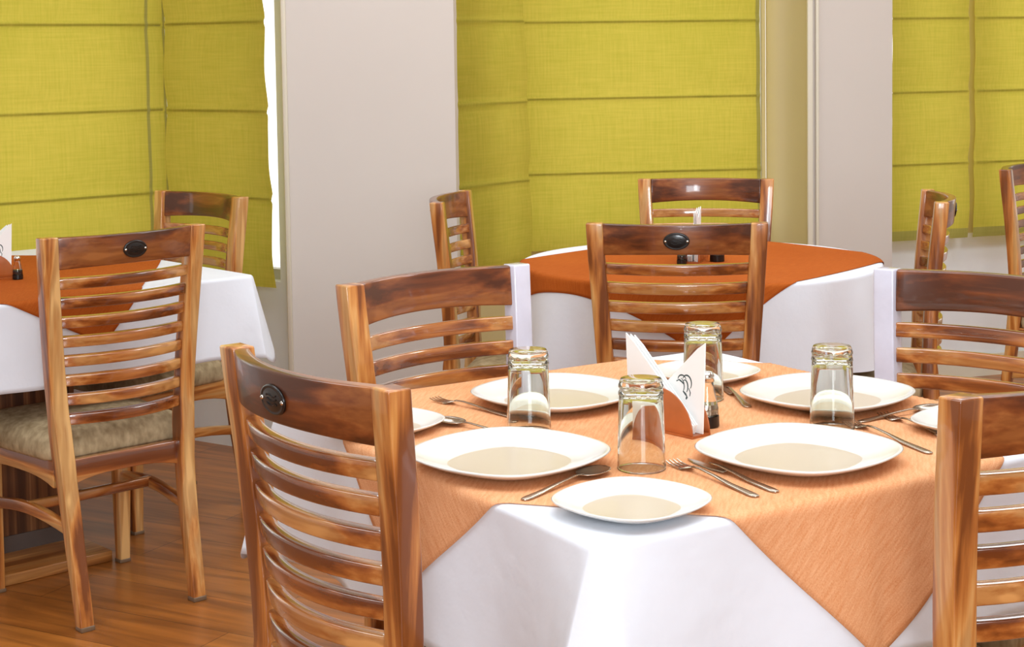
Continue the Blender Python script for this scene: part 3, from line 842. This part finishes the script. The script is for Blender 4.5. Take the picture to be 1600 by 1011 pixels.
def cutlery(kind, head, tail, label):
    a = Vector(head); b_ = Vector(tail); d = b_-a; Ln = d.length; rz = math.atan2(d.y, d.x)
    root = empty(kind, label, kind, (a.x, a.y, TT+0.0008), rz, 'steel cutlery on the nearest table')
    bm = bmesh.new()
    strip_mesh(bm, [(0.055, 0.0028, 0.007), (0.075, 0.0026, 0.008), (0.11, 0.0034, 0.006), (0.15, 0.0056, 0.0025), (Ln-0.012, 0.0078, 0.001), (Ln-0.003, 0.006, 0.0008), (Ln, 0.003, 0.0008)], 0.002)
    link_mesh('handle', bm, M['steel'], root, bevel=0.0004, segs=1)
    bm = bmesh.new()
    if kind == 'fork':
        strip_mesh(bm, [(0.034, 0.0115, 0.0015), (0.042, 0.0110, 0.002), (0.050, 0.006, 0.005), (0.057, 0.003, 0.007)])
        for k in range(4):
            y = -0.0096+0.0064*k
            rings = []
            for s, hw, z in ((0.0, 0.0007, 0.0045), (0.012, 0.0013, 0.0018), (0.024, 0.0016, 0.0009), (0.036, 0.0019, 0.0016)):
                rings.append([(s, y-hw, z-0.0008), (s, y+hw, z-0.0008), (s, y+hw, z+0.0008), (s, y-hw, z+0.0008)])
            loft(bm, rings)
        link_mesh('tines', bm, M['steel'], root)
    elif kind == 'spoon':
        nS, nT = 14, 12; g = []
        for i in range(nS+1):
            row = []
            t = i/nS; s = 0.062*t; hw = 0.020*math.sqrt(max(0.0, 1-(2*t-1)**2))*(1.0-0.10*t)+0.0012
            for j in range(nT+1):
                v = -1+2*j/nT
                row.append(bm.verts.new((s, hw*v, 0.0075*(v*v*0.9+(2*t-1)**2*0.9*(1-v*v))+0.0004)))
            g.append(row)
        for i in range(nS):
            for j in range(nT): bm.faces.new((g[i][j], g[i+1][j], g[i+1][j+1], g[i][j+1]))
        o = link_mesh('bowl', bm, M['steel'], root, smooth=True)
        s_ = o.modifiers.new('thickness', 'SOLIDIFY'); s_.thickness = 0.001
    else:
        strip_mesh(bm, [(0.0, 0.001, 0.001), (0.02, 0.006, 0.001), (0.06, 0.0075, 0.001), (0.095, 0.0065, 0.003), (0.10, 0.003, 0.006)], 0.0014)
        link_mesh('blade', bm, M['steel'], root)
    return root
cutlery('fork', (0.224, 2.322), (0.320, 2.134), 'steel fork lying right of the foremost tumbler, tines by its rim')
cutlery('knife', (0.250, 2.340), (0.350, 2.156), 'steel knife beside the fork in front of the right plate')
cutlery('spoon', (0.127, 2.285), (0.008, 2.135), 'steel spoon between the front left plate and the near corner plate')
cutlery('fork', (-0.140, 2.775), (0.0, 2.628), 'steel fork left of the back left plate')
cutlery('spoon', (-0.128, 2.612), (0.020, 2.470), 'steel spoon behind the front left plate')
cutlery('fork', (0.528, 2.560), (0.607, 2.353), 'steel fork with its handle tip showing right of the front right plate')
cutlery('spoon', (0.704, 2.650), (0.545, 2.562), 'steel spoon between the back right plate and the right side plate')
cutlery('fork', (0.594, 2.610), (0.652, 2.460), 'steel fork crossing in front of the back right plate')
cutlery('knife', (0.364, 2.870), (0.388, 2.680), 'steel knife lying between the back tumbler and the back right plate')

# ------------------------------------------------------------------ napkin holders, napkins, cruets
def poly_sheet(bm, pts, y0, y1):
    a = [bm.verts.new((s, y0, h)) for s, h in pts]; b_ = [bm.verts.new((s, y1, h)) for s, h in pts]
    bm.faces.new(a); bm.faces.new(b_[::-1]); n = len(pts)
    for i in range(n): bm.faces.new((a[i], a[(i+1) % n], b_[(i+1) % n], b_[i]))

def napkin_set(x, y, rz, where, z=TT, full=True):
    root = empty('napkin_holder', 'brown half-round napkin holder '+where, 'napkin holder', (x, y, z), rz, 'napkin holders')
    arc = [(0.069*math.cos(math.pi*k/24), 0.004+0.067*math.sin(math.pi*k/24)) for k in range(25)]
    for y0 in (-0.0205, 0.0185):
        bm = bmesh.new(); poly_sheet(bm, arc, y0, y0+0.0025); link_mesh('side_panel', bm, M['holder'], root, bevel=0.0006, segs=1)
    bm = bmesh.new(); box(bm, -0.069, 0.069, -0.0205, 0.021, 0.0, 0.004); link_mesh('base', bm, M['holder'], root)
    n = 0
    rot = Matrix.Rotation(rz, 4, 'Z')
    for side, ys in ((-1, (-0.0155, -0.0105, -0.006)), (1, (0.003, 0.0075, 0.012))):
        for i, yy in enumerate(ys):
            sh = 0.006*i
            pts = [(side*0.076-side*sh*0.8, 0.147-sh*0.3), (side*0.070-side*sh, 0.0046), (-side*0.060, 0.0046), (-side*0.066, 0.020), (side*0.060-side*sh, 0.136-sh*0.5)]
            bm = bmesh.new(); poly_sheet(bm, pts if side < 0 else pts[::-1], yy-0.0011, yy+0.0011)
            side_w = 'leaning left' if side < 0 else 'leaning right'
            order = ('outermost', 'middle', 'innermost')[i] if side < 0 else ('innermost', 'middle', 'outermost')[i]
            o = link_mesh('paper_napkin', bm, M['paper'])
            o.location = (x, y, z); o.rotation_euler = (0, 0, rz)
            tag(o, '%s white napkin %s %s' % (order, side_w, where), 'napkin', 'folded paper napkins')
            if full and side > 0 and i == 0:
                # printed sprig-like mark on the napkin
                bm = bmesh.new()
                def stroke(pts2, wd):
                    rings = []
                    for k, (a, b2) in enumerate(pts2):
                        if k < len(pts2)-1: dx, dz = pts2[k+1][0]-a, pts2[k+1][1]-b2
                        l = math.hypot(dx, dz) or 1
                        w_ = wd*(0.35+0.65*math.sin(math.pi*(k+0.5)/len(pts2)))
                        px, pz = -dz/l*w_, dx/l*w_
                        rings.append([bm.verts.new((a+px, yy-0.00125, b2+pz)), bm.verts.new((a-px, yy-0.00125, b2-pz))])
                    for r0, r1 in zip(rings[:-1], rings[1:]): bm.faces.new((r0[0], r0[1], r1[1], r1[0]))
                cx, cz = 0.034, 0.076
                def arcpts(x0, z0, r0, a0, a1, sx=1.0, n=12):
                    return [(cx+x0+sx*r0*math.cos(R(a0+(a1-a0)*q/n)), cz+z0+r0*math.sin(R(a0+(a1-a0)*q/n))) for q in range(n+1)]
                stroke(arcpts(0.004, 0.004, 0.012, 150, -40, 0.8), 0.0014)
                stroke(arcpts(-0.006, 0.006, 0.009, 170, 20), 0.0012)
                stroke(arcpts(0.000, -0.002, 0.010, 120, -60, 0.6), 0.0013)
                stroke(arcpts(-0.010, -0.002, 0.012, 80, -50, 0.7), 0.0010)
                stroke([(cx-0.018, cz+0.004), (cx-0.012, cz+0.007), (cx-0.006, cz+0.004), (cx-0.002, cz+0.001)], 0.0014)
                stroke([(cx-0.004, cz-0.010), (cx+0.001, cz-0.014), (cx+0.004, cz-0.018), (cx+0.002, cz-0.022)], 0.0020)
                stroke([(cx+0.008, cz-0.004), (cx+0.011, cz-0.010), (cx+0.010, cz-0.016)], 0.0011)
                link_mesh('printed_mark', bm, M['ink'], o)
napkin_set(0.240, 2.530, R(-48.7), 'on the nearest table')
napkin_set(-1.430, 4.405, R(42), 'at the left edge of the photo', TT)
napkin_set(0.520, 4.600, R(72), 'on the far round table', TT)

def cruet(x, y, label, k=1.0, fill='pepper', z=TT):
    root = empty('cruet', label, 'cruet', (x, y, z), 0, 'small glass cruets')
    bm = bmesh.new(); lathe(bm, [(0, 0), (0.0185*k, 0), (0.020*k, 0.002), (0.0195*k, 0.018*k), (0, 0.018*k)], 28); link_mesh('base_cap', bm, M['black'], root, smooth=False)
    bm = bmesh.new(); lathe(bm, [(0, 0.0182*k), (0.0188*k, 0.0182*k), (0.0185*k, 0.030*k), (0.0140*k, 0.052*k), (0.0110*k, 0.064*k), (0.0105*k, 0.072*k), (0, 0.072*k)], 28)
    link_mesh('glass_body', bm, M['glass'], root, smooth=True)
    bm = bmesh.new(); lathe(bm, [(0, 0.0200*k), (0.0165*k, 0.0200*k), (0.0162*k, 0.029*k), (0.0150*k, 0.036*k), (0, 0.036*k)], 24); link_mesh('contents', bm, M[fill], root, smooth=False)
    bm = bmesh.new(); lathe(bm, [(0, 0.0722*k), (0.0120*k, 0.0722*k), (0.0122*k, 0.082*k), (0.0090*k, 0.088*k), (0, 0.089*k)], 24); link_mesh('metal_top', bm, M['chrome'], root, smooth=True)
    return root
cruet(0.303, 2.552, 'small glass cruet with a black base behind the napkins on the nearest table', 1.0, 'steel')
cruet(-1.347, 4.405, 'small dark cruet beside the napkins at the left edge of the photo', 0.72)
cruet(0.575, 4.575, 'dark based cruet on the round table, seen through the chair slats', 1.05)
cruet(0.470, 4.530, 'smaller dark cruet left of the other on the round table', 0.7)
